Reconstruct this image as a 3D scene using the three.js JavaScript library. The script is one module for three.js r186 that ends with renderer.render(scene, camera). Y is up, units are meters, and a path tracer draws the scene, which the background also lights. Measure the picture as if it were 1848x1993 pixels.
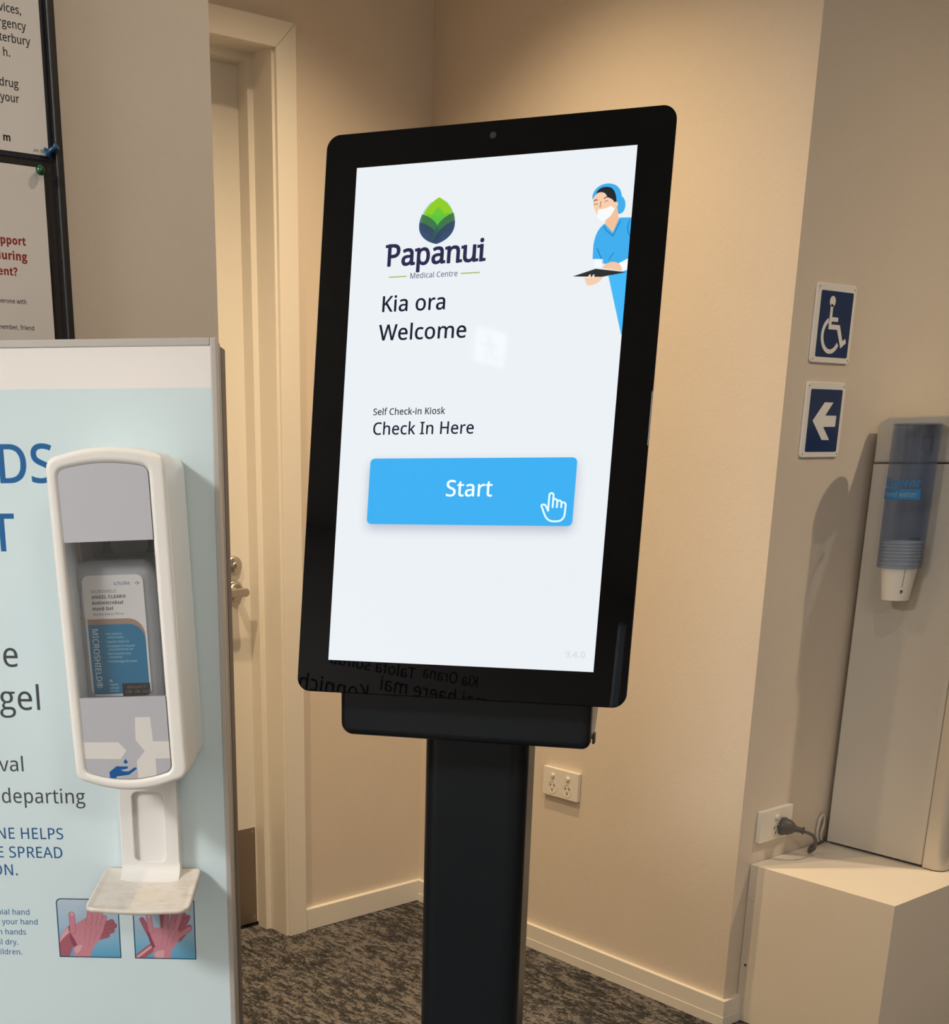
import * as THREE from 'three';
import { RoundedBoxGeometry } from 'three/addons/geometries/RoundedBoxGeometry.js';
import { TextGeometry } from 'three/addons/geometries/TextGeometry.js';
import { FontLoader } from 'three/addons/loaders/FontLoader.js';
import { mergeGeometries } from 'three/addons/utils/BufferGeometryUtils.js';
import { RectAreaLightUniformsLib } from 'three/addons/lights/RectAreaLightUniformsLib.js';

// ------------------------------------------------------------ camera, sky, lights, exposure
RectAreaLightUniformsLib.init();
const scene = new THREE.Scene();
const renderer = new THREE.WebGLRenderer();
renderer.toneMapping = THREE.LinearToneMapping;
renderer.toneMappingExposure = 1.0;
renderer.shadowMap.enabled = true;
scene.background = new THREE.Color().setRGB(4.0, 4.5, 4.9);          // overcast daylight outside the entrance sidelight

const FOCAL = 2394.98, PPX = 631.19, PPY = 1660.02, W = 1848, H = 1993;
const FW = 2 * Math.max(PPX, W - PPX), FH = 2 * Math.max(PPY, H - PPY);
const camera = new THREE.PerspectiveCamera(2 * Math.atan(FH / 2 / FOCAL) * 180 / Math.PI, FW / FH, 0.05, 40);
camera.setViewOffset(FW, FH, FW / 2 - PPX, FH / 2 - PPY, W, H);
camera.position.set(-2.2803, 1.264, 2.6105);
camera.rotation.set(-0.3124, -0.6347, -0.0074, 'YXZ');
scene.add(camera);

const CEIL = 2.63;
const WARM = [1, 0.74, 0.445], SOFT = [1, 0.81, 0.58], COOL = [1, 0.99, 0.97];
// downlights: x, z, colour, candela, half angle, label
const DOWNLIGHTS = [
  [-0.60, 0.607, WARM, 8.0, 1.0, 'round recessed downlight in the alcove ceiling in front of the door'],
  [-1.35, 0.5, WARM, 9, 0.97, 'round recessed downlight in the passage ceiling behind the noticeboard wall'],
  [-1.1, 2.1, SOFT, 2.8, 1.35, 'round recessed downlight in the ceiling above the kiosk'],
  [0.8, 2.2, SOFT, 6.5, 1.4, 'round recessed downlight in the ceiling in front of the water cooler'],
];
// square ceiling light panels: x, z, radiance, label
const PANELS = [
  [-4.2, 1.65, 82, 'square ceiling light panel nearest the greeting wall'],
  [-2.6, 4.6, 26, 'square ceiling light panel nearest the rear wall'],
];

// ------------------------------------------------------------ helpers
const rnd = (() => { let s = 12345; return () => { s = (s + 0x6d2b79f5) | 0; let t = Math.imul(s ^ (s >>> 15), 1 | s); t = (t + Math.imul(t ^ (t >>> 7), 61 | t)) ^ t; return ((t ^ (t >>> 14)) >>> 0) / 4294967296; }; })();
const lin = (r, g, b) => new THREE.Color().setRGB(r, g, b);
const std = (c, roughness = 0.6, more = {}) => new THREE.MeshStandardMaterial({ color: Array.isArray(c) ? lin(...c) : c, roughness, ...more });
const phys = (c, roughness = 0.6, more = {}) => new THREE.MeshPhysicalMaterial({ color: Array.isArray(c) ? lin(...c) : c, roughness, ...more });
const used = new Map();
function numbered(n) { const k = used.get(n) ?? 0; used.set(n, k + 1); return k ? n + '_' + String(k).padStart(3, '0') : n; }
function tag(o, label, category, group) { Object.assign(o.userData, { label, category }); if (group) o.userData.group = group; return o; }
function thing(name, label, category, group) { const g = new THREE.Group(); g.name = numbered(name); scene.add(g); return tag(g, label, category, group); }
function part(name, geo, m, parent) {
  const list = Array.isArray(geo) ? geo : [geo];
  const o = new THREE.Mesh(list.length > 1 ? merge(list) : list[0], m);
  o.name = parent === scene ? numbered(name) : name; o.castShadow = o.receiveShadow = true; parent.add(o); return o;
}
function struct(name, geo, m, parent = scene, label) { const o = part(name, geo, m, parent); if (parent === scene) o.userData.kind = 'structure'; if (label) o.userData.label = label; return o; }
function merge(list) {
  return mergeGeometries(list.map((g) => { g = g.index ? g.toNonIndexed() : g; for (const k of Object.keys(g.attributes)) if (!['position', 'normal', 'uv'].includes(k)) g.deleteAttribute(k); if (!g.attributes.uv) g.setAttribute('uv', new THREE.BufferAttribute(new Float32Array(g.attributes.position.count * 2), 2)); g.clearGroups(); return g; }));
}
const at = (g, x, y, z) => g.translate(x, y, z);
function box(x0, x1, y0, y1, z0, z1, r = 0) {
  const w = x1 - x0, h = y1 - y0, d = z1 - z0;
  const g = r ? new RoundedBoxGeometry(w, h, d, 3, Math.min(r, w / 2 - 1e-5, h / 2 - 1e-5, d / 2 - 1e-5)) : new THREE.BoxGeometry(w, h, d);
  return at(g, (x0 + x1) / 2, (y0 + y1) / 2, (z0 + z1) / 2);
}
function metric(g, s = 1) {                              // uv in metres along the two axes of each face
  if (g.index) g = g.toNonIndexed();
  const p = g.attributes.position, n = g.attributes.normal, uv = new Float32Array(p.count * 2);
  for (let i = 0; i < p.count; i++) {
    const a = [Math.abs(n.getX(i)), Math.abs(n.getY(i)), Math.abs(n.getZ(i))], k = a.indexOf(Math.max(...a));
    uv[2 * i] = (k === 0 ? p.getZ(i) : p.getX(i)) * s; uv[2 * i + 1] = (k === 1 ? p.getZ(i) : p.getY(i)) * s;
  }
  g.setAttribute('uv', new THREE.BufferAttribute(uv, 2)); return g;
}
function rrect(x0, x1, y0, y1, r, S = THREE.Shape) {
  const s = new S(), k = Array.isArray(r) ? r : [r, r, r, r];             // bl br tr tl
  s.moveTo(x0 + k[0], y0); s.lineTo(x1 - k[1], y0); s.absarc(x1 - k[1], y0 + k[1], k[1], -Math.PI / 2, 0);
  s.lineTo(x1, y1 - k[2]); s.absarc(x1 - k[2], y1 - k[2], k[2], 0, Math.PI / 2);
  s.lineTo(x0 + k[3], y1); s.absarc(x0 + k[3], y1 - k[3], k[3], Math.PI / 2, Math.PI);
  s.lineTo(x0, y0 + k[0]); s.absarc(x0 + k[0], y0 + k[0], k[0], Math.PI, 1.5 * Math.PI); return s;
}
function poly(pts, S = THREE.Shape) { const s = new S(); pts.forEach(([x, y], i) => (i ? s.lineTo(x, y) : s.moveTo(x, y))); s.closePath(); return s; }
function ext(shape, depth, bevel = 0, z = 0, seg = 3, curve = 14) {       // z = back of the piece
  const g = new THREE.ExtrudeGeometry(shape, bevel ? { depth: depth - 2 * bevel, bevelEnabled: true, bevelThickness: bevel, bevelSize: bevel, bevelOffset: -bevel, bevelSegments: seg, curveSegments: curve } : { depth, bevelEnabled: false, curveSegments: curve });
  return at(g, 0, 0, z + bevel);
}
function canvasTex(w, h, draw) {
  const c = document.createElement('canvas'); c.width = w; c.height = h; const x = c.getContext('2d'); draw(x, w, h);
  const t = new THREE.CanvasTexture(c); t.colorSpace = THREE.SRGBColorSpace; t.magFilter = THREE.LinearFilter; return t;
}
function planar(g, x0, y0, w, h) {                       // uv from x, y of a flat piece that lies in its own xy plane
  const p = g.attributes.position, uv = new Float32Array(p.count * 2);
  for (let i = 0; i < p.count; i++) { uv[2 * i] = (p.getX(i) - x0) / w; uv[2 * i + 1] = (p.getY(i) - y0) / h; }
  g.setAttribute('uv', new THREE.BufferAttribute(uv, 2)); return g;
}
function fit(x, text, x0, x1, base, font, thin = 0, bg) {   // text squeezed or stretched to run from x0 to x1
  x.font = font; const w = x.measureText(text).width; x.save(); x.translate(x0, base); x.scale((x1 - x0) / w, 1); x.fillText(text, 0, 0);
  if (thin) { x.strokeStyle = bg; x.lineWidth = Math.abs(thin); x.lineJoin = 'round'; x.strokeText(text, 0, 0); }
  x.restore();
}
// periodic value noise
function lattice(n, m) { const a = new Float32Array(n * m); for (let i = 0; i < a.length; i++) a[i] = rnd(); return (u, v) => { const x = u * n, y = v * m, i = Math.floor(x), j = Math.floor(y), f = x - i, g = y - j, s = f * f * (3 - 2 * f), t = g * g * (3 - 2 * g), A = (p, q) => a[(((q % m) + m) % m) * n + (((p % n) + n) % n)]; return (A(i, j) * (1 - s) + A(i + 1, j) * s) * (1 - t) + (A(i, j + 1) * (1 - s) + A(i + 1, j + 1) * s) * t; }; }
function dataTex(n, f, srgb) {
  const d = new Uint8Array(n * n * 4);
  for (let y = 0; y < n; y++) for (let x = 0; x < n; x++) { const c = f((x + 0.5) / n, (y + 0.5) / n), o = (y * n + x) * 4; d[o] = c[0]; d[o + 1] = c[1]; d[o + 2] = c[2]; d[o + 3] = 255; }
  const t = new THREE.DataTexture(d, n, n); t.wrapS = t.wrapT = THREE.RepeatWrapping; t.magFilter = THREE.LinearFilter; t.minFilter = THREE.LinearMipmapLinearFilter; if (srgb) t.colorSpace = THREE.SRGBColorSpace; t.needsUpdate = true; return t;
}

// ------------------------------------------------------------ surfaces
const orange = (() => { const a = lattice(90, 90), b = lattice(40, 40), c = lattice(180, 180); return dataTex(512, (u, v) => { const k = 255 * (0.45 * a(u, v) + 0.3 * b(u, v) + 0.25 * c(u, v)); return [k, k, k]; }); })();
orange.repeat.set(4, 4);
const paintMap = (() => { const a = lattice(4, 4), b = lattice(13, 13), c = lattice(120, 120); return dataTex(256, (u, v) => { const k = 244 + 7 * (a(u, v) * 0.5 + b(u, v) * 0.3 + c(u, v) * 0.2) ; return [k, k, k]; }, true); })();
const wallPaint = std([0.77, 0.68, 0.575], 0.62, { bumpMap: orange, bumpScale: 0.0002, map: paintMap });
const trimPaint = std([0.80, 0.765, 0.70], 0.4);
const ceilPaint = std([0.80, 0.78, 0.75], 0.9);
const carpetPair = (() => {
  const N = 1024, A = lattice(74, 25), B = lattice(150, 48), C = lattice(200, 90), D = lattice(320, 320), E2 = lattice(12, 8), F = lattice(210, 150);
  const hgt = new Float32Array(N * N);
  const col = dataTex(N, (u, v) => {
    const w = v + 0.006 * (B(u, v) - 0.5), big = 0.5 * A(u + 0.01 * C(u, v), w) + 0.3 * B(u, w) + 0.2 * E2(u, v), loop = 0.55 * D(u, v) + 0.45 * F(u, v);
    let k = (big - 0.5) * 2.3 + 0.52 + (loop - 0.5) * 1.7 + (C(u, v) - 0.5) * 0.9;
    k = Math.min(1, Math.max(0, k));
    const st = [[34, 34, 35], [58, 57, 57], [86, 83, 82], [116, 111, 108]], q = k * 2.999, i = Math.floor(q), f = q - i;
    return [0, 1, 2].map((c) => st[i][c] * (1 - f) + st[i + 1][c] * f);
  }, true);
  const bump = dataTex(N, (u, v) => { const k = 255 * (0.6 * D(u, v) + 0.4 * F(u, v)); return [k, k, k]; });
  return [col, bump];
})();
for (const t of carpetPair) t.repeat.set(1 / 0.72, 1 / 0.72);
const carpet = std([1, 1, 1], 0.95, { map: carpetPair[0], bumpMap: carpetPair[1], bumpScale: 0.003 });
const steel = std([0.55, 0.52, 0.49], 0.28, { metalness: 1 });
const whitePlastic = phys([0.87, 0.85, 0.80], 0.3, { clearcoat: 0.4, clearcoatRoughness: 0.12 });
const slotBrown = std([0.10, 0.075, 0.05], 0.7);
const darkHole = std([0.03, 0.027, 0.024], 0.7);

// ------------------------------------------------------------ room shell
const XL = -5.6, XR = 3.2, ZR = 5.4, XD = -1.3556, ZD = 1.13, ZC = 1.0638;
struct('floor', metric(box(XL - 0.12, XR + 0.12, -0.1, 0, -0.6, ZR + 0.12)), carpet);
struct('ceiling', metric(box(XL - 0.12, XR + 0.12, CEIL, CEIL + 0.1, -0.6, ZR + 0.12)), ceilPaint);
const DX0 = -1.35, DX1 = -0.4865, DTOP = 2.137;          // door opening between the jamb faces
struct('wall_back', [metric(box(DX1 + 0.02, 0, 0, CEIL, -0.13, -0.012)), metric(box(-2.6, DX0 - 0.02, 0, CEIL, -0.13, -0.012)), metric(box(DX0 - 0.02, DX1 + 0.02, DTOP + 0.02, CEIL, -0.13, -0.012))], wallPaint);
struct('wall_beyond_door', [metric(box(-1.6, 0.1, 0, CEIL, -0.5, -0.4)), metric(box(-1.6, -1.5, 0, CEIL, -0.4, -0.13)), metric(box(0, 0.1, 0, CEIL, -0.4, -0.13))], wallPaint);
struct('wall_right', metric(box(0, 0.1, 0, CEIL, -0.13, ZC)), wallPaint);
struct('wall_cooler', metric(box(0.1, XR, 0, CEIL, ZC - 0.1, ZC)), wallPaint);
struct('wall_notice', metric(box(XL, XD, 0, CEIL, ZD - 0.1, ZD)), wallPaint);
struct('wall_passage', metric(box(-2.7, -2.6, 0, CEIL, -0.13, ZD - 0.1)), wallPaint);
struct('wall_far_right', metric(box(XR, XR + 0.1, 0, CEIL, ZC - 0.1, ZR)), wallPaint);
struct('wall_rear', metric(box(XL, XR, 0, CEIL, ZR, ZR + 0.1)), wallPaint);
const SL0 = 4.17, SL1 = 4.215;
struct('wall_left', [metric(box(XL - 0.1, XL, 0, CEIL, ZD - 0.1, SL0)), metric(box(XL - 0.1, XL, 0, CEIL, SL1, ZR)), metric(box(XL - 0.1, XL, 0, 0.25, SL0, SL1)), metric(box(XL - 0.1, XL, 2.5, CEIL, SL0, SL1))], std([0.78, 0.78, 0.78], 0.7, { bumpMap: orange, bumpScale: 0.0002 }));
const pane = phys([1, 1, 1], 0.02, { transmission: 1, thickness: 0, ior: 1.5 });
struct('window_1', box(XL - 0.055, XL - 0.05, 0.25, 2.5, SL0, SL1), pane);
// skirting
const skirt = (x0, x1, z0, z1) => box(x0, x1, 0, 0.0635, z0, z1, 0.0025);
struct('baseboard_back', [skirt(-0.4265, -0.012, -0.014, 0.001), skirt(-2.6, DX0 - 0.065, -0.014, 0.001)], trimPaint);
struct('baseboard_right', [box(-0.0125, 0.0, 0, 0.0635, -0.012, ZC + 0.0125), box(0.0, 0.051, 0, 0.0635, ZC, ZC + 0.0125)], trimPaint);
struct('baseboard_notice', skirt(-2.7, XD + 0.0125, ZD, ZD + 0.0125), trimPaint);
// a second, slightly proud strip along the foot of the skirting beside the kiosk
struct('trim_2', [box(-0.0140, -0.0125, 0, 0.024, 0.0, ZC + 0.0140), box(-0.0125, 0.051, 0, 0.024, ZC + 0.0125, ZC + 0.0140)], trimPaint);

// door frame: architrave boards, jamb, stop
{
  const a = new THREE.Group(); a.name = 'trim_1'; a.userData.kind = 'structure'; scene.add(a);
  const ax = -0.4790, ow = 0.055, zt = 0.006;
  const mitre = (pts) => ext(poly(pts), zt + 0.012, 0.0016, -0.012, 2);
  part('architrave_board', mitre([[ax, 0], [ax + ow, 0], [ax + ow, 2.187], [ax, 2.132]]), trimPaint, a);
  part('architrave_board', mitre([[DX0 - 0.0065, 2.132], [ax - 0.0006, 2.132], [ax + ow - 0.0006, 2.187], [DX0 - 0.0065 - ow, 2.187]]), trimPaint, a);
  part('architrave_board', mitre([[DX0 - 0.0062 - ow, 0], [DX0 - 0.0062, 0], [DX0 - 0.0062, 2.132], [DX0 - 0.0062 - ow, 2.187]]), trimPaint, a);
  part('door_jamb', [box(DX1, DX1 + 0.02, 0, DTOP + 0.02, -0.16, -0.004), box(DX0 - 0.02, DX0, 0, DTOP + 0.02, -0.16, -0.004), box(DX0, DX1, DTOP, DTOP + 0.02, -0.16, -0.004)], trimPaint, a);
  part('door_stop', [box(DX1 - 0.0165, DX1, 0, DTOP - 0.0165, -0.119, -0.079), box(DX0, DX0 + 0.0165, 0, DTOP - 0.0165, -0.119, -0.079), box(DX0, DX1, DTOP - 0.0165, DTOP, -0.119, -0.079)], trimPaint, a);
}
// door leaf with kick plate, deadlock and lever
{
  const d = new THREE.Group(); d.name = 'door_1'; d.userData.kind = 'structure'; scene.add(d);
  part('door_leaf', box(DX0 + 0.004, DX1 - 0.004, 0.012, DTOP - 0.004, -0.157, -0.1195, 0.002), trimPaint, d);
  const brushed = (() => { const a = lattice(300, 3), b = lattice(60, 1); return dataTex(256, (u, v) => { const k = 150 + 70 * (0.6 * a(u, v) + 0.4 * b(u, v)); return [k, k, k]; }); })();
  const kick = std([0.36, 0.31, 0.27], 0.42, { metalness: 1, roughnessMap: brushed }); kick.roughness = 0.55;
  part('kick_plate', metric(box(DX0 + 0.02, -0.5078, 0.013, 0.291, -0.1195, -0.118), 4), kick, d);
  for (const [x, y] of [[-0.516, 0.28], [-0.516, 0.03]]) part('screw', at(new THREE.CylinderGeometry(0.0035, 0.0035, 0.001, 14).rotateX(Math.PI / 2), x, y, -0.1177), steel, d);
  const lock = part('deadlock', at(new THREE.LatheGeometry([[0, 0.016], [0.007, 0.016], [0.008, 0.0135], [0.0095, 0.012], [0.019, 0.0105], [0.0235, 0.006], [0.0245, 0]].map((q) => new THREE.Vector2(...q)).reverse(), 40).rotateX(Math.PI / 2), -0.553, 0.998, -0.1195), steel, d);
  part('keyhole', box(-0.5538, -0.5522, 0.9955, 1.0005, -0.1042, -0.103), darkHole, lock);
  const hx = -0.5535, hy = 0.934, hz = -0.1195;
  const bar = new THREE.Shape(); bar.moveTo(-0.115, -0.008); bar.lineTo(0.0, -0.011); bar.absarc(0.001, 0, 0.011, -Math.PI / 2, Math.PI / 2); bar.lineTo(-0.115, 0.009); bar.absarc(-0.115, 0.0005, 0.0085, Math.PI / 2, 1.5 * Math.PI);
  part('lever_handle', [
    at(new THREE.LatheGeometry([[0.0265, 0], [0.0262, 0.005], [0.022, 0.009], [0.011, 0.0105], [0.0105, 0.05], [0, 0.052]].map((q) => new THREE.Vector2(...q)), 40).rotateX(Math.PI / 2), hx, hy, hz),
    at(ext(bar, 0.014, 0.003, 0), hx, hy, hz + 0.045)], steel, d);
}

// ------------------------------------------------------------ ceiling lights
for (const [x, z, c, cd, half, label] of DOWNLIGHTS) {
  const g = thing('downlight', label, 'downlight', 'recessed downlights'); g.position.set(x, CEIL, z);
  part('trim_ring', new THREE.LatheGeometry([[0.04, 0], [0.042, -0.004], [0.052, -0.004], [0.054, 0]].map((q) => new THREE.Vector2(...q)), 40), std([0.8, 0.8, 0.78], 0.4), g);
  part('light_diffuser', at(new THREE.CylinderGeometry(0.04, 0.04, 0.002, 40), 0, -0.0012, 0), std([0.8, 0.8, 0.8], 0.5, { emissive: lin(...c), emissiveIntensity: 6 }), g);
  const s = new THREE.SpotLight(lin(...c), cd, 0, half, 1, 2); s.name = 'downlight_beam'; s.position.set(0, -0.012, 0); s.target.position.set(0, -1, 0); s.castShadow = true; s.shadow.radius = 1.4; g.add(s, s.target);
}
for (const [x, z, rad, label] of PANELS) {
  const g = thing('ceiling_light_panel', label, 'light panel', 'square ceiling light panels'); g.position.set(x, CEIL, z);
  part('light_frame', [box(-0.31, 0.31, -0.012, 0, -0.31, -0.295), box(-0.31, 0.31, -0.012, 0, 0.295, 0.31), box(-0.31, -0.295, -0.012, 0, -0.295, 0.295), box(0.295, 0.31, -0.012, 0, -0.295, 0.295)], std([0.8, 0.8, 0.8], 0.5), g);
  part('light_diffuser', box(-0.295, 0.295, -0.006, 0, -0.295, 0.295), std([0.8, 0.8, 0.8], 0.6, { emissive: lin(...COOL), emissiveIntensity: 2.5 }), g);
  const s = new THREE.RectAreaLight(lin(...COOL), rad, 0.58, 0.58); s.name = 'panel_light'; s.position.set(0, -0.014, 0); s.rotation.x = -Math.PI / 2; g.add(s);
}

// ------------------------------------------------------------ check-in kiosk
const screenTex = canvasTex(1152, 2048, (x, w, h) => {
  const BG = '#e6ebef', INK = '#11142a';
  x.fillStyle = BG; x.fillRect(0, 0, w, h);
  // leaf emblem
  const leaf = (cx, top, bot, half, skew, fill, low = 0.42) => { x.save(); x.translate(cx, bot); x.rotate(skew); const hh = bot - top; x.beginPath(); x.moveTo(0, -hh); x.bezierCurveTo(half * 0.75, -hh * 0.82, half * 1.25, -hh * low, 0, 0); x.bezierCurveTo(-half * 1.25, -hh * low, -half * 0.75, -hh * 0.82, 0, -hh); x.fillStyle = fill; x.fill(); x.restore(); };
  const clipEgg = () => { x.beginPath(); x.moveTo(365, 136); x.bezierCurveTo(425, 165, 452, 235, 434, 276); x.bezierCurveTo(424, 300, 396, 318, 367, 325); x.bezierCurveTo(330, 318, 300, 298, 290, 270); x.bezierCurveTo(276, 225, 306, 165, 365, 136); x.clip(); };
  x.save(); clipEgg();
  x.fillStyle = 'rgba(150,205,208,0.75)'; x.fillRect(270, 158, 190, 180);
  x.fillStyle = BG; x.beginPath(); x.moveTo(330, 120); x.lineTo(365, 172); x.lineTo(402, 120); x.fill();
  leaf(365, 141, 325, 88, 0, '#8bc926', 0.36);
  leaf(365, 196, 325, 56, -0.35, 'rgba(70,185,60,0.5)'); leaf(365, 196, 325, 56, 0.35, 'rgba(70,185,60,0.5)');
  leaf(365, 180, 300, 40, 0, 'rgba(80,190,70,0.65)');
  const lobe = (s, y0, fill) => { x.beginPath(); x.moveTo(365 + s * 90, y0); x.bezierCurveTo(365 + s * 52, y0 + 8, 365 + s * 14, y0 + 26, 365 - s * 2, y0 + 58); x.bezierCurveTo(365 - s * 26, y0 + 92, 365 - s * 14, 320, 367, 328); x.lineTo(365 + s * 90, 330); x.fillStyle = fill; x.fill(); };
  for (const s of [-1, 1]) { lobe(s, 198, 'rgba(52,92,78,0.78)'); lobe(s, 232, 'rgba(44,58,104,0.72)'); lobe(s, 262, 'rgba(62,82,128,0.28)'); }
  x.restore();
  // words
  x.textBaseline = 'alphabetic';
  x.fillStyle = '#26284a'; fit(x, 'Papanui', 150, 574, 402, '118px sans-serif', -5, '#26284a');
  { const w0 = 424 / x.measureText('Papanui').width, cut = (n) => 150 + w0 * x.measureText('Papanui'.slice(0, n)).width; const slab = (px, py, wd) => x.fillRect(px, py, wd, 12);
    slab(cut(0) - 2, 317, 16); slab(cut(2) - 2, 338, 16); slab(cut(4) - 2, 338, 16); slab(cut(5) - 2, 338, 16); slab(cut(6) - 4, 338, 18);
    for (const n of [2, 4]) slab(cut(n) - 14, 391, 15); for (const n of [5, 6, 7]) slab(cut(n) - 14, 391, 18); }
  x.strokeStyle = '#9db86a'; x.lineWidth = 4.5; for (const [a, b] of [[169, 247], [478, 558]]) { x.beginPath(); x.moveTo(a, 447); x.lineTo(b, 447); x.stroke(); }
  x.fillStyle = '#4b4f78'; fit(x, 'Medical Centre', 260, 466, 457, '31px sans-serif');
  x.fillStyle = INK; fit(x, 'Kia ora', 141, 427, 586, '87px sans-serif', -1.6, INK); fit(x, 'Welcome', 140, 522, 702, '88px sans-serif', -1.6, INK);
  fit(x, 'Self Check-in Kiosk', 136, 451, 1008, '39px sans-serif', -0.6, INK); fit(x, 'Check In Here', 138, 582, 1089, '70px sans-serif', -1, INK);
  // button
  x.save(); x.shadowColor = 'rgba(60,70,110,0.30)'; x.shadowBlur = 44; x.shadowOffsetY = 20; x.fillStyle = '#3caced'; x.beginPath(); x.roundRect(138, 1188, 879, 274, 20); x.fill(); x.restore();
  x.fillStyle = '#f4fbff'; fit(x, 'Start', 475, 677, 1344, '92px sans-serif', -1.2, '#f4fbff');
  x.save(); x.translate(882, 1326); x.scale(0.1226, 0.121); x.transform(1, 0, 0.07, 1, 0, 0); x.translate(-586, -460); x.strokeStyle = '#e6fbff'; x.lineWidth = 62; x.lineJoin = x.lineCap = 'round';
  x.beginPath(); x.moveTo(805, 1080); x.lineTo(845, 570); x.bezierCurveTo(850, 470, 990, 470, 985, 570); x.lineTo(955, 960); x.moveTo(990, 690); x.bezierCurveTo(1060, 670, 1110, 720, 1112, 780); x.lineTo(1095, 960); x.moveTo(1120, 745); x.bezierCurveTo(1200, 715, 1250, 770, 1252, 830); x.lineTo(1240, 960);
  x.moveTo(1262, 815); x.bezierCurveTo(1340, 770, 1395, 830, 1390, 890); x.lineTo(1362, 1180); x.bezierCurveTo(1340, 1340, 1230, 1430, 1090, 1430); x.lineTo(960, 1430); x.bezierCurveTo(820, 1420, 730, 1320, 690, 1210); x.lineTo(580, 920); x.bezierCurveTo(590, 860, 700, 850, 735, 930); x.lineTo(805, 1080); x.stroke(); x.restore();
  x.fillStyle = '#cfd3d6'; fit(x, '9.4.0', 1030, 1114, 1993, '37px sans-serif');
  // nurse leaning in at the right edge
  const P = (pts, fill) => { x.beginPath(); pts.forEach((q, i) => (q.length === 2 ? (i ? x.lineTo(...q) : x.moveTo(...q)) : x.bezierCurveTo(...q))); x.closePath(); x.fillStyle = fill; x.fill(); };
  const Lw = (pts, wd, c) => { x.beginPath(); pts.forEach((q, i) => (q.length === 2 ? (i ? x.lineTo(...q) : x.moveTo(...q)) : x.bezierCurveTo(...q))); x.strokeStyle = c; x.lineWidth = wd; x.lineCap = 'round'; x.stroke(); };
  const BLUE = '#3ea9e8', SKIN = '#f3c9a8', DK = '#1b6fae';
  P([[993, 190], [990, 160, 1012, 138, 1045, 136], [1085, 136, 1104, 160, 1108, 188], [1126, 200, 1130, 232, 1117, 248], [1108, 256, 1095, 256, 1092, 244], [1085, 215]], BLUE);
  P([[1007, 172], [1012, 148, 1040, 146, 1056, 150], [1082, 158, 1088, 190, 1089, 214], [1075, 205], [1064, 190, 1050, 190, 1044, 174], [1030, 162, 1015, 168, 1007, 172]], '#23262d');
  P([[996, 188], [1002, 178, 1010, 168, 1022, 167], [1040, 168, 1046, 175, 1052, 188], [1066, 192, 1076, 198, 1080, 208], [1092, 204, 1100, 214, 1094, 224], [1090, 232, 1084, 232, 1082, 230], [1072, 258, 1048, 272, 1030, 262], [1010, 250, 996, 215, 996, 188]], SKIN);
  P([[1050, 268], [1052, 289], [1084, 324], [1104, 274], [1094, 228], [1080, 236]], '#eebd99');
  P([[1018, 233], [1040, 231, 1058, 228, 1069, 221], [1083, 233], [1080, 252, 1064, 268, 1047, 276], [1034, 276, 1022, 270, 1019, 262]], '#f2f5f8');
  Lw([[1001, 199], [1005, 194, 1009, 194, 1013, 196]], 3, '#2b2b2f'); Lw([[1040, 192], [1045, 187, 1051, 186, 1056, 187]], 3, '#2b2b2f'); Lw([[1002, 213], [1007, 210, 1012, 210, 1015, 211]], 2, '#5a4038'); Lw([[1043, 205], [1047, 201, 1052, 200, 1055, 201]], 2, '#5a4038'); Lw([[1028, 203], [1026, 224]], 2.4, '#7a5a48');
  P([[1050, 287], [1026, 302, 1014, 330, 1012, 371], [1013, 419], [1052, 421], [1062, 442], [1088, 434], [1114, 442], [1152, 424], [1152, 270], [1106, 268], [1084, 323]], BLUE);
  Lw([[1048, 297], [1052, 312, 1070, 322, 1086, 336], [1110, 280]], 3, DK); Lw([[1028, 380], [1056, 437]], 3, DK); Lw([[1094, 400], [1076, 426]], 2.4, DK); Lw([[1148, 280], [1136, 300, 1140, 325, 1152, 338]], 3, DK);
  P([[1020, 420], [1052, 422], [1054, 450], [1024, 454]], '#eef3f8'); P([[1114, 442], [1152, 425], [1152, 466], [1126, 470]], '#f2f6fa');
  P([[1081, 487], [1152, 468], [1152, 712], [1149, 712]], '#43b4f2');
  P([[1053, 456], [1062, 440, 1084, 432, 1094, 434], [1118, 436, 1130, 450, 1133, 470]], '#f0c29e');
  P([[985, 491], [994, 500, 992, 512, 1000, 518], [1020, 524, 1050, 512, 1060, 490], [1040, 484]], '#f0c8ab');
  P([[940, 482], [1028, 457], [1150, 476], [1056, 489]], '#2a2c2e');
  P([[1000, 492], [1001, 478, 1010, 474, 1011, 480], [1009, 492]], '#f6dcc8'); P([[1016, 492], [1016, 478, 1026, 474, 1026, 482], [1024, 492]], '#f6dcc8');
});
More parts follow.
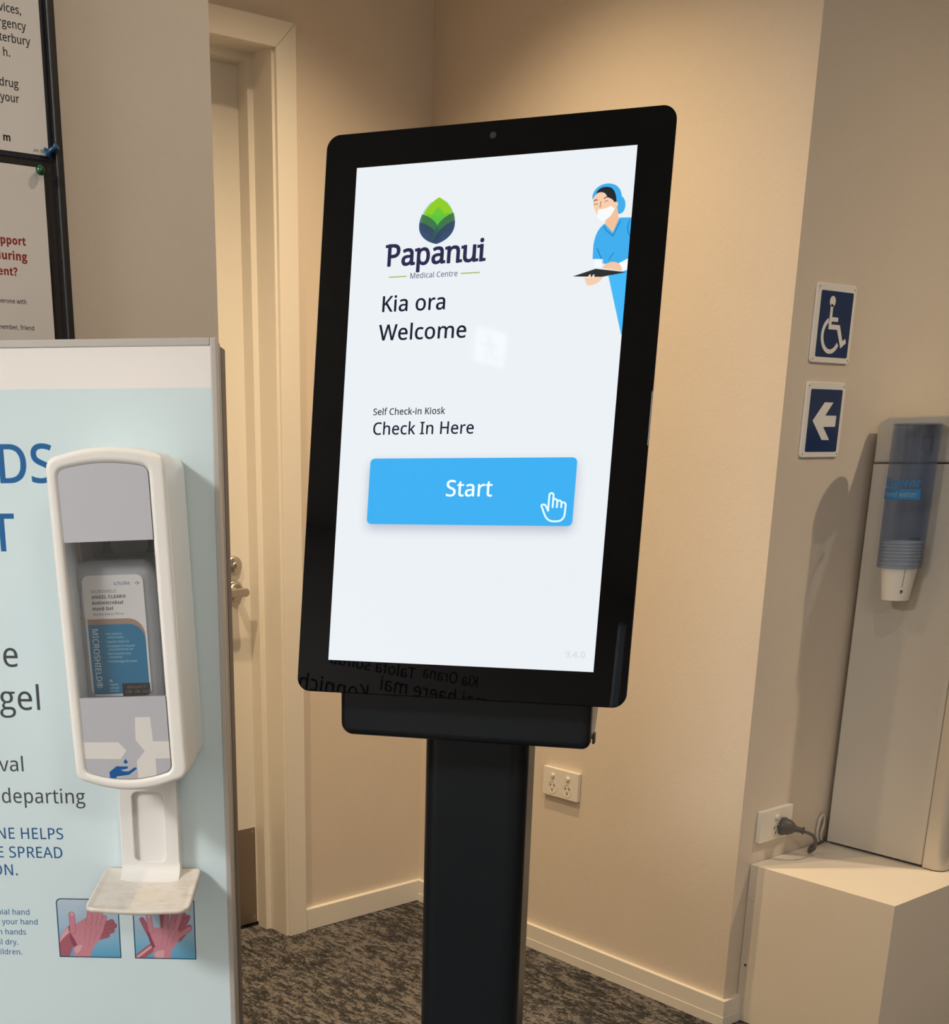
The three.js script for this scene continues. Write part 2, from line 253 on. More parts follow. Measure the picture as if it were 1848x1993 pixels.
{
  const k = thing('check_in_kiosk', 'black touchscreen check-in kiosk on a square post with a lit welcome screen', 'kiosk');
  k.position.set(-1.412, 0, 1.6813); k.rotation.y = -0.96635;
  const satin = phys([0.0078, 0.0098, 0.0122], 0.3, { specularIntensity: 0.6 }), satin2 = std([0.009, 0.011, 0.013], 0.45), glass = phys([0.0012, 0.0012, 0.0014], 0.012, { ior: 1.5, specularIntensity: 0.38 });
  part('base', ext(rrect(-0.15, 0.15, -0.15, 0.15, 0.03), 0.012, 0.002, 0).rotateX(-Math.PI / 2).translate(0, 0, -0.09), satin2, k);
  part('post', ext(rrect(-0.0575, 0.0575, -0.037, 0.037, 0.019), 1.0, 0, 0, 3, 10).rotateX(-Math.PI / 2).translate(0, 0.012, -0.085), satin, k);
  const prof = new THREE.Shape(); prof.moveTo(0.02, 1.075); prof.lineTo(0.02, 0.999); prof.quadraticCurveTo(0.019, 0.984, 0.004, 0.981); prof.lineTo(-0.012, 0.981); prof.lineTo(-0.02, 0.99); prof.lineTo(-0.075, 1.075);
  const sideways = (g) => g.rotateY(-Math.PI / 2);         // profile (z, y) swept along x
  const pb = part('printer_box', [at(sideways(ext(prof, 0.25, 0.004, 0, 3)), 0.125, 0, 0), (() => { const f = rrect(-0.131, 0.131, 0.981, 1.07, [0.013, 0.008, 0.008, 0.008]); return ext(f, 0.022, 0.0075, -0.001, 6); })()], satin, k);
  const side = new THREE.Shape(); side.moveTo(0.008, 1.07); side.lineTo(0.008, 0.996); side.lineTo(-0.016, 0.985); side.lineTo(-0.085, 1.07);
  part('side_plate', at(sideways(ext(side, 0.003, 0, 0)), 0.131, 0, 0), std([0.6, 0.58, 0.55], 0.4, { metalness: 0.3 }), pb);
  part('latch', box(0.131, 0.1335, 0.983, 0.994, -0.012, -0.002, 0.001), std([0.08, 0.06, 0.05], 0.4), pb);
  part('mount_bracket', box(-0.05, 0.05, 1.0, 1.36, -0.13, -0.045, 0.01), satin2, k);
  const head = part('head_housing', [ext(rrect(-0.1635, 0.1635, -0.2685, 0.2685, 0.012), 0.04, 0.006, -0.0445)], satin2, k);
  head.position.y = 1.298; head.rotation.x = -0.2032;
  const outer = rrect(-0.1668, 0.1668, -0.271, 0.271, 0.0135);
  part('glass_bezel', ext(outer, 0.0048, 0.0009, -0.005, 3, 20), glass, head);
  const sc = part('display_screen', at(new THREE.PlaneGeometry(0.268, 0.4764), 0, 0, 0.0003), phys([0, 0, 0], 0.035, { ior: 1.5, specularIntensity: 0.38, emissive: lin(1, 1, 1), emissiveMap: screenTex, emissiveIntensity: 1.06 }), head);
  part('camera_lens', at(new THREE.CylinderGeometry(0.0031, 0.0031, 0.0006, 24).rotateX(Math.PI / 2), -0.0007, 0.2577, 0.0001), phys([0.03, 0.03, 0.04], 0.12), head);
  const L = new THREE.RectAreaLight(lin(0.92, 0.96, 1), 0.12, 0.268, 0.476); L.name = 'screen_light'; L.position.set(0, 0, 0.002); L.rotation.y = Math.PI; head.add(L);
}

// ------------------------------------------------------------ hand gel stand: printed board with dispenser
const BOARD = new THREE.Group();                        // placing frame: local x right, y up, z out of the board; (0, BT, 0) is its top right front corner
BOARD.position.set(-1.6203, 0, 1.5431); BOARD.scale.setScalar(8 / 7); BOARD.rotation.set(-0.015, -0.69971, 0, 'YXZ'); BOARD.updateMatrixWorld(true);
const BT = 1.2010;
const onBoard = (g, x, y, z, turn = 0) => { const m = BOARD.matrixWorld.clone().multiply(new THREE.Matrix4().makeTranslation(x, y, z)).multiply(new THREE.Matrix4().makeRotationZ(turn)); m.decompose(g.position, g.quaternion, g.scale); return g; };
const posterTex = canvasTex(1568, 2048, (x, w, h) => {
  const K = 3200, X = (u) => (u + 0.4952) * K, Y = (v) => (-v - 0.0065) * K;
  x.fillStyle = '#d3e5ea'; x.fillRect(0, 0, w, h);
  x.fillStyle = '#f0ece8'; x.fillRect(0, 0, w, Y(-0.0394));
  const right = (t, u, v, size, c, font = 'sans-serif') => { x.fillStyle = c; x.font = size * K + 'px ' + font; x.textAlign = 'right'; x.fillText(t, X(u), Y(v)); if (size > 0.04) { x.strokeStyle = c; x.lineWidth = size * K * 0.02; x.strokeText(t, X(u), Y(v)); } x.textAlign = 'left'; };
  const BL = '#0a5f9c', GR = '#3f4446', NV = '#0c4a83';
  right('HANDS', -0.1442, -0.1157, 0.0442, BL); right('T', -0.1840, -0.1735, 0.0442, BL);
  right('e', -0.1889, -0.2765, 0.0312, GR); right('gel', -0.1705, -0.3161, 0.0312, GR);
  right('arrival', -0.1916, -0.3745, 0.0196, GR); x.fillStyle = GR; fit(x, 'departing', X(-0.2172), X(-0.1362), Y(-0.4050), 0.0196 * K + 'px sans-serif');
  right('HYGIENE HELPS', -0.1594, -0.4402, 0.0152, NV); right('THE SPREAD', -0.1612, -0.4592, 0.0152, NV); right('INFECTION.', -0.2060, -0.4768, 0.0152, NV);
  [['antimicrobial hand', -0.1982, -0.5172], ['of your hand', -0.1909, -0.5272], ['both hands', -0.2034, -0.5378], ['until dry.', -0.2119, -0.5484], ['children.', -0.2087, -0.5588]].forEach(([t, u, v]) => right(t, u, v, 0.0078, NV));
  // two photographs of hands being rubbed together
  const photo = (u0, u1, v0, v1, kind) => {
    const px = X(u0), py = Y(v0), pw = X(u1) - px, ph = Y(v1) - py;
    x.save(); x.beginPath(); x.roundRect(px, py, pw, ph, kind ? 0 : [14, 0, 0, 0]); x.clip();
    const g = x.createLinearGradient(0, py, 0, py + ph); g.addColorStop(0, '#b9c9d8'); g.addColorStop(0.45, '#a3c0d6'); g.addColorStop(1, '#5ba3c8'); x.fillStyle = g; x.fillRect(px, py, pw, ph);
    x.translate(px, py); x.scale(pw / 680, ph / 650); x.lineCap = x.lineJoin = 'round';
    const limb = (pts, wd, c) => { x.strokeStyle = c; x.lineWidth = wd; x.beginPath(); x.moveTo(...pts[0]); if (pts.length === 2) x.lineTo(...pts[1]); else for (let i = 1; i < pts.length - 1; i++) { const e = i === pts.length - 2 ? pts[i + 1] : [(pts[i][0] + pts[i + 1][0]) / 2, (pts[i][1] + pts[i + 1][1]) / 2]; x.quadraticCurveTo(...pts[i], ...e); } x.stroke(); };
    const fing = (pts, wd, c, edge) => { limb(pts, wd + 6, edge); limb(pts, wd, c); };
    const A = '#c98795', Bc = '#a8606f', E = '#7e3f50', Lt = '#dba6ad', Dk = '#8d4a5b';
    const blob = (pts, c) => { x.fillStyle = c; x.beginPath(); pts.forEach((q, i) => (q.length === 2 ? (i ? x.lineTo(...q) : x.moveTo(...q)) : x.quadraticCurveTo(...q))); x.closePath(); x.fill(); };
    if (!kind) {
      blob([[0, 660], [0, 470], [40, 360, 120, 300], [200, 270], [160, 520], [100, 660]], Bc); blob([[0, 480], [30, 380, 110, 310], [120, 380], [50, 430, 0, 500]], Lt);
      for (const [a, b, wd] of [[[440, 320], [600, 250], 58], [[440, 360], [625, 290], 56], [[420, 400], [600, 345], 52], [[400, 440], [545, 400], 48]]) fing([a, b], wd, Bc, E);
      blob([[190, 300], [260, 250, 330, 230], [360, 60], [420, 60], [400, 320]], A); limb([[230, 300], [330, 240]], 70, A);
      for (const [a, b, wd] of [[[340, 300], [390, 20], 56], [[395, 320], [445, 20], 56], [[440, 340], [500, 60], 52], [[470, 370], [525, 200], 46]]) fing([a, b], wd, A, E);
      blob([[140, 660], [170, 560, 160, 520], [110, 400, 130, 330], [300, 290], [480, 300], [500, 420, 380, 540], [350, 600, 340, 660]], A); blob([[130, 380], [190, 470, 200, 520], [160, 540], [120, 470, 125, 400]], Dk);
      fing([[160, 360], [165, 260], [160, 175]], 62, A, E); blob([[150, 180], [150, 150, 168, 148], [180, 160, 178, 190]], Lt);
      for (const pts of [[[300, 330], [290, 480]], [[370, 330], [330, 520]], [[440, 350], [380, 480]]]) limb(pts, 7, '#b5707f');
      blob([[160, 560], [200, 500, 260, 520], [220, 590], [180, 620]], Lt);
    } else {
      blob([[0, 660], [0, 620], [110, 520, 190, 480], [230, 540], [190, 600, 80, 660]], Bc); limb([[20, 640], [180, 520]], 26, Lt);
      fing([[175, 390], [130, 290], [95, 215]], 50, Bc, E);
      for (const [a, b, wd] of [[[330, 330], [320, 20], 54], [[420, 330], [470, 60], 50], [[470, 350], [560, 150], 52], [[500, 380], [610, 180], 48], [[500, 430], [620, 290], 46]]) fing([a, b], wd, Bc, E);
      for (const [a, b, wd] of [[[350, 320], [385, 30], 54], [[410, 330], [480, 50], 54], [[455, 350], [545, 90], 52], [[490, 400], [620, 310], 52]]) fing([a, b], wd, A, E);
      blob([[200, 660], [215, 560, 200, 500], [150, 380, 170, 300], [330, 310], [500, 330], [540, 420, 420, 540], [400, 600, 395, 660]], A); blob([[160, 330], [200, 440, 230, 520], [200, 540], [150, 430, 150, 350]], Dk);
      fing([[190, 340], [180, 250], [170, 190]], 58, A, E); blob([[158, 190], [160, 165, 178, 160], [190, 172, 188, 200]], Lt);
      for (const pts of [[[330, 340], [300, 500]], [[400, 340], [350, 520]], [[460, 370], [400, 500]]]) limb(pts, 7, '#b5707f');
      blob([[210, 600], [260, 540, 330, 560], [320, 640], [230, 655]], Lt);
    }
    x.restore(); x.strokeStyle = '#173a55'; x.lineWidth = 3; x.beginPath(); x.roundRect(px, py, pw, ph, kind ? 0 : [14, 0, 0, 0]); x.stroke();
  };
  photo(-0.1715, -0.1113, -0.5001, -0.5599, 0); photo(-0.0969, -0.0375, -0.5002, -0.5601, 1);
});
{
  const g = thing('hand_gel_stand', 'pale blue printed hand hygiene board in a slim metal frame standing left of the kiosk', 'display board'); onBoard(g, 0, 0, 0);
  const alu = std([0.56, 0.53, 0.49], 0.38, { metalness: 0.35 }), edge = std([0.16, 0.135, 0.125], 0.5), w = 0.45;
  for (const fx of [-w - 0.01, -0.05]) part('foot', box(fx, fx + 0.05, 0, 0.02, -0.13, 0.1, 0.004), edge, g);
  for (const [a, b, c, d] of [[-0.0052, 0, 0.02, BT], [-w, -w + 0.0052, 0.02, BT], [-w + 0.0052, -0.0052, BT - 0.0066, BT], [-w + 0.0052, -0.0052, 0.02, 0.0266]]) part('frame_bar', box(a, b, c, d, -0.016, 0, 0.0011), alu, g);
  part('rear_frame', [box(-0.004, 0.0005, 0.02, BT - 0.003, -0.0215, -0.019, 0.0006), box(-w, -0.004, BT - 0.006, BT - 0.003, -0.0215, -0.019)], alu, g);
  part('board_core', box(-w + 0.001, -0.0015, 0.02, BT - 0.004, -0.0235, -0.0012), edge, g);
  part('back_panel', box(-w, 0.001, 0.02, BT - 0.005, -0.048, -0.0235, 0.0015), edge, g);
  const q = at(new THREE.PlaneGeometry(w - 0.0104, BT - 0.0332), -w / 2, (BT - 0.0066 + 0.0266) / 2, -0.0008);
  planar(q, -0.4952, BT - 0.0065 - 0.64, 0.49, 0.64);
  posterTex.wrapS = posterTex.wrapT = THREE.ClampToEdgeWrapping;
  part('poster_print', q, std([1, 1, 1], 0.42, { map: posterTex }), g);
}
// ------------------------------------------------------------ dispenser
const arch = (hw, top, topc, bot, botc, r, S = THREE.Shape, dx = 0) => {   // rectangle with bowed top and bottom; topc / botc are the heights at the middle
  const s = new S();
  s.moveTo(dx - hw, bot + r); s.quadraticCurveTo(dx - hw, bot, dx - hw + r, bot - r * 0.18); s.quadraticCurveTo(dx, 2 * botc - bot + r * 0.1, dx + hw - r, bot - r * 0.18); s.quadraticCurveTo(dx + hw, bot, dx + hw, bot + r);
  s.lineTo(dx + hw, top - r); s.quadraticCurveTo(dx + hw, top, dx + hw - r, top + r * 0.18); s.quadraticCurveTo(dx, 2 * topc - top - r * 0.1, dx - hw + r, top + r * 0.18); s.quadraticCurveTo(dx - hw, top, dx - hw, top - r); s.closePath(); return s;
};
{
  const g = thing('gel_dispenser', 'white wall-mounted hand gel dispenser with grey front and blue hand symbol', 'dispenser'); onBoard(g, -0.0728, BT - 0.2270, 0.0004, 0.034);
  const win = (S) => arch(0.0362, 0.1222, 0.1262, -0.1235, -0.1292, 0.006, S, -0.0022);
  const ring = arch(0.0482, 0.1315, 0.1382, -0.1305, -0.1392, 0.010); ring.holes.push(win(THREE.Path));
  const rear = arch(0.0462, 0.1290, 0.1355, -0.1295, -0.1380, 0.010); rear.holes.push(win(THREE.Path));
  part('front_cover', ext(ring, 0.050, 0.0042, 0.049, 5, 24), whitePlastic, g);
  part('rear_housing', ext(rear, 0.050, 0.0015, 0.0, 2, 24), whitePlastic, g);
  const liner = std([0.32, 0.325, 0.34], 0.55), grey = phys([0.54, 0.55, 0.60], 0.3, { clearcoat: 0.35, clearcoatRoughness: 0.2 });
  const back = part('mounting_plate', ext(arch(0.0458, 0.1285, 0.1345, -0.129, -0.1375, 0.010), 0.004, 0, 0.002), liner, g);
  for (const x of [-0.026, 0.014]) { const s = new THREE.Shape(); s.moveTo(-0.006, 0); s.lineTo(-0.0035, 0.005); s.lineTo(-0.0032, 0.009); s.absarc(0, 0.009, 0.0032, Math.PI, 0, true); s.lineTo(0.0035, 0.005); s.lineTo(0.006, 0); part('keyhole', at(ext(s, 0.0008, 0, 0.006), x, 0.052, 0), darkHole, back); }
  const cutX = (y0, y1) => { const s = win(THREE.Shape), pts = s.getPoints(24).map((p) => [p.x, Math.min(y1, Math.max(y0, p.y))]); return poly(pts.filter((p, i) => !i || Math.hypot(p[0] - pts[i - 1][0], p[1] - pts[i - 1][1]) > 1e-6)); };
  part('upper_cover', ext(cutX(0.0665, 1), 0.003, 0, 0.0950), grey, g);
  const low = ext(cutX(-1, -0.0595), 0.003, 0, 0.0950);
  const lowTex = canvasTex(760, 760, (x) => {
    const K = 10000, X = (a) => (a + 0.038) * K, Y = (b) => (-b - 0.0575) * K; x.fillStyle = '#c1c3ca'; x.fillRect(0, 0, 760, 760); x.lineJoin = 'round';
    const P = (pts, c, r = 0) => { x.beginPath(); pts.forEach(([a, b], i) => (i ? x.lineTo(X(a), Y(b)) : x.moveTo(X(a), Y(b)))); x.closePath(); x.fillStyle = c; x.fill(); if (r) { x.strokeStyle = c; x.lineWidth = r; x.stroke(); } };
    const WH = '#e9e6e2', BL = '#0b5fa8';
    P([[-0.045, -0.0975], [-0.0094, -0.0983], [-0.0036, -0.1048], [-0.0086, -0.1114], [-0.045, -0.1101]], WH, 14);
    P([[0.0076, -0.0776], [0.0190, -0.0776], [0.0198, -0.0985], [0.045, -0.0985], [0.045, -0.1116], [0.0206, -0.1116], [0.0206, -0.14], [0.0062, -0.14], [0.0062, -0.1146], [0.0138, -0.1058], [0.0066, -0.0956]], WH, 16);
    x.fillStyle = BL; x.beginPath(); x.moveTo(X(-0.0042), Y(-0.1115)); x.bezierCurveTo(X(-0.0046), Y(-0.1135), X(-0.006), Y(-0.1138), X(-0.006), Y(-0.1146)); x.bezierCurveTo(X(-0.0058), Y(-0.1166), X(-0.0026), Y(-0.1166), X(-0.0025), Y(-0.1146)); x.bezierCurveTo(X(-0.0026), Y(-0.1138), X(-0.0038), Y(-0.1135), X(-0.0042), Y(-0.1115)); x.fill();
    P([[-0.0188, -0.1232], [-0.0124, -0.1184], [-0.0028, -0.1188], [-0.0032, -0.1200], [-0.0046, -0.1206], [-0.0088, -0.1212], [-0.0088, -0.1220], [-0.006, -0.1230], [-0.0022, -0.1230], [0.0030, -0.1198], [0.0046, -0.1202], [0.0042, -0.1210], [-0.0022, -0.1256], [-0.0128, -0.1268], [-0.0146, -0.1290], [-0.0186, -0.1290]], BL, 4);
  });
  part('lower_cover', planar(low, -0.038, -0.0575 - 0.076, 0.076, 0.076), phys([0.93, 0.93, 0.93], 0.3, { map: lowTex, clearcoat: 0.35, clearcoatRoughness: 0.2 }), g);
  part('window_pane', box(-0.0384, 0.034, -0.0595, 0.0665, 0.0962, 0.0972), phys([0.93, 0.94, 0.95], 0.04, { transmission: 1, thickness: 0, ior: 1.5 }), g);
}
{
  const b = thing('gel_bottle', 'grey hand gel bottle with white and teal label inside the dispenser window', 'bottle'); onBoard(b, -0.0728, BT - 0.2270, 0.0004, 0.034);
  part('bottle_body', at(new RoundedBoxGeometry(0.07, 0.158, 0.06, 5, 0.012), -0.0085, -0.029, 0.0425), phys([0.42, 0.425, 0.44], 0.3, { clearcoat: 0.3 }), b);
  part('bottle_rib', [0, 1, 2].map((i) => box(-0.0438 + i * 0.0040, -0.0412 + i * 0.0040, 0.004, 0.026, 0.0705 + i * 0.0005, 0.0722 + i * 0.0004, 0.0007)), std([0.5, 0.5, 0.51], 0.4), b);
  const tex = canvasTex(624, 1212, (x) => {
    x.fillStyle = '#efeae5'; x.fillRect(0, 0, 624, 1212); x.fillStyle = '#274a8a'; x.font = '50px sans-serif'; x.fillText('schülke', 322, 100); x.strokeStyle = '#2a2f3a'; x.lineWidth = 6; x.beginPath(); x.moveTo(538, 86); x.lineTo(556, 86); x.moveTo(562, 68); x.lineTo(574, 86); x.lineTo(562, 104); x.moveTo(574, 86); x.lineTo(590, 86); x.stroke();
    x.fillStyle = '#6d6a6a'; fit(x, 'MICROSHIELD', 82, 345, 172, '42px sans-serif'); x.fillStyle = '#1c1b1d'; fit(x, 'ANGEL CLEAR®', 84, 440, 228, 'bold 47px sans-serif'); fit(x, 'Antimicrobial', 82, 408, 286, 'bold 46px sans-serif'); fit(x, 'Hand Gel', 84, 300, 344, 'bold 46px sans-serif'); x.fillStyle = '#3a3737'; fit(x, 'Absolute ethanol 70% v/v', 84, 402, 392, 'italic 30px sans-serif');
    const wave = (y, c) => { x.fillStyle = c; x.beginPath(); x.moveTo(22, y); x.lineTo(430, y); x.bezierCurveTo(540, y + 4, 590, y + 70, 606, y + 150); x.lineTo(606, 1190); x.lineTo(22, 1190); x.fill(); };
    wave(430, '#b0917c'); wave(486, '#1f7ea8'); x.fillStyle = '#efeae5'; x.fillRect(0, 430, 22, 782); x.fillRect(0, 1190, 624, 22);
    x.save(); x.translate(58, 520); x.rotate(Math.PI / 2); x.fillStyle = '#eef3f5'; fit(x, 'MICROSHIELD®', 0, 610, 0, '84px sans-serif'); x.restore();
    x.fillStyle = '#c7dde6'; x.font = '28px sans-serif'; [['• Kills bacteria', 590], ['   without water', 624], ['• Hygienic hand rub', 668], ['• Developed for hospital', 712], ['   and professional use', 746], ['• With emollient and', 790], ['   moisturiser', 824], ['• Dermatologically tested', 868]].forEach(([t, y]) => x.fillText(t, 186, y));
    x.fillStyle = '#e6f0f3'; x.font = 'bold 36px sans-serif'; x.fillText('1L', 190, 1068); x.font = '28px sans-serif'; x.fillText('Topical', 190, 1104); x.fillText('solution', 190, 1138); x.font = '22px sans-serif'; x.fillText('ANTI-BAC', 190, 1168);
    x.fillStyle = '#2c2522'; x.fillRect(322, 1085, 290, 127); x.fillStyle = '#a58f76'; x.font = '36px monospace'; x.fillText('QB1024677', 372, 1138); x.fillText('EXP JAN 2025', 352, 1186);
  });
  const lab = ext(rrect(-0.0338, 0.0177, -0.0625, 0.0383, 0.006), 0.0006, 0, 0.0726);
  part('bottle_label', planar(lab, -0.0338, -0.0625, 0.0515, 0.1008), phys([0.95, 0.95, 0.95], 0.35, { map: tex, clearcoat: 0.5, clearcoatRoughness: 0.15 }), b);
}
{
  const t = thing('drip_tray', 'white plastic drip tray with stained top below the gel dispenser', 'drip tray'); onBoard(t, -0.0741, BT - 0.466, 0.0003);
  const stains = canvasTex(512, 512, (x) => {
    x.fillStyle = '#efe9e1'; x.fillRect(0, 0, 512, 512);
    for (let i = 0; i < 60; i++) { x.fillStyle = `rgba(${150 + rnd() * 40},${110 + rnd() * 30},${70 + rnd() * 30},${0.02 + rnd() * 0.05})`; x.beginPath(); x.ellipse(rnd() * 512, rnd() * 512, 10 + rnd() * 60, 6 + rnd() * 26, rnd() * 3, 0, 7); x.fill(); }
    x.strokeStyle = 'rgba(95,75,55,0.45)'; for (let i = 0; i < 34; i++) { x.lineWidth = 0.8 + rnd() * 2; x.beginPath(); const a = rnd() * 480, b = 120 + rnd() * 380; x.moveTo(a, b); x.bezierCurveTo(a + rnd() * 30, b - 8 + rnd() * 16, a + 20 + rnd() * 20, b - 8 + rnd() * 16, a + 15 + rnd() * 45, b - 10 + rnd() * 20); x.stroke(); }
    x.fillStyle = 'rgba(240,228,206,0.5)'; x.beginPath(); x.ellipse(300, 330, 96, 62, -0.1, 0, 7); x.fill(); x.strokeStyle = 'rgba(200,175,140,0.4)'; x.lineWidth = 2; x.stroke();
  });
  const trayM = phys([0.82, 0.80, 0.77], 0.38, { map: stains, clearcoat: 0.2 }), plain = phys([0.80, 0.785, 0.76], 0.36, { clearcoat: 0.25 });
  const hw = 0.0275, topY = 0.1005, plate = rrect(-hw, hw, 0.0, topY, 0.003); plate.holes.push(rrect(-0.0148, 0.0142, 0.0095, 0.0765, 0.0055, THREE.Path));
  part('back_plate', [ext(plate, 0.013, 0.0012, 0, 3), box(-0.02, 0.02, 0.005, 0.085, 0, 0.0082)], plain, t);
  // curved sweep from plate to tray
  const sw = new THREE.Shape(); sw.moveTo(0.002, 0.008); sw.lineTo(0.0129, 0.008); sw.quadraticCurveTo(0.0135, -0.0035, 0.027, -0.0062); sw.lineTo(0.027, -0.0085); sw.lineTo(0.002, -0.004);
  part('fillet', at(ext(sw, 2 * hw, 0, 0, 2).rotateY(-Math.PI / 2), hw, 0, 0), plain, t);
  // tray plate: grid with a raised lip, sloping down to a bowed front edge
  const NX = 40, NZ = 34, pos = [], uv = [], idx = [], sd = (a, b, w, d, r) => { const qx = Math.abs(a) - w + r, qz = Math.abs(b) - d + r; return Math.hypot(Math.max(qx, 0), Math.max(qz, 0)) + Math.min(Math.max(qx, qz), 0) - r; };
  const Wt = 0.0458, Dt = 0.041;
  const H0 = (a, b) => { const e = -sd(a, b, Wt, Dt, 0.007); const lip = 0.0018 * Math.exp(-((e - 0.0012) ** 2) / 0.0000035); return -0.0015 - (b + Dt) / (2 * Dt) * 0.0125 + lip - 0.0012 * Math.exp(-(a * a) / 0.0008); };
  for (const side of [0, 1]) for (let j = 0; j <= NZ; j++) for (let i = 0; i <= NX; i++) {
    let a = (i / NX * 2 - 1), b = (j / NZ * 2 - 1); const r = 0.18, m = Math.max(Math.abs(a), Math.abs(b));
    if (m > 0) { const ca = Math.max(Math.abs(a) - (1 - r), 0), cb = Math.max(Math.abs(b) - (1 - r), 0), l = Math.hypot(ca, cb); if (l > r && ca > 0 && cb > 0) { a = Math.sign(a) * (1 - r + ca * r / l); b = Math.sign(b) * (1 - r + cb * r / l); } }
    const X = a * Wt * (1 + 0.03 * (b + 1) / 2), Z = b * Dt + (b > 0 ? 0.0035 * b * (1 - a * a) : 0);
    pos.push(X, H0(a * Wt, b * Dt) - side * 0.0035, Z + Dt + 0.001); uv.push(i / NX, 1 - j / NZ);
  }
  const V = (s, i, j) => s * (NX + 1) * (NZ + 1) + j * (NX + 1) + i;
  for (let j = 0; j < NZ; j++) for (let i = 0; i < NX; i++) { idx.push(V(0, i, j), V(0, i, j + 1), V(0, i + 1, j), V(0, i + 1, j), V(0, i, j + 1), V(0, i + 1, j + 1)); idx.push(V(1, i, j), V(1, i + 1, j), V(1, i, j + 1), V(1, i + 1, j), V(1, i + 1, j + 1), V(1, i, j + 1)); }
  for (let i = 0; i < NX; i++) for (const j of [0, NZ]) { const q = [V(0, i, j), V(1, i, j), V(0, i + 1, j), V(0, i + 1, j), V(1, i, j), V(1, i + 1, j)]; idx.push(...(j ? q : q.reverse())); }
  for (let j = 0; j < NZ; j++) for (const i of [0, NX]) { const q = [V(0, i, j), V(0, i, j + 1), V(1, i, j), V(1, i, j), V(0, i, j + 1), V(1, i, j + 1)]; idx.push(...(i ? q : q.reverse())); }
  const gm = new THREE.BufferGeometry(); gm.setAttribute('position', new THREE.Float32BufferAttribute(pos, 3)); gm.setAttribute('uv', new THREE.Float32BufferAttribute(uv, 2)); gm.setIndex(idx); gm.computeVertexNormals();
  part('tray', gm, trayM, t);
}

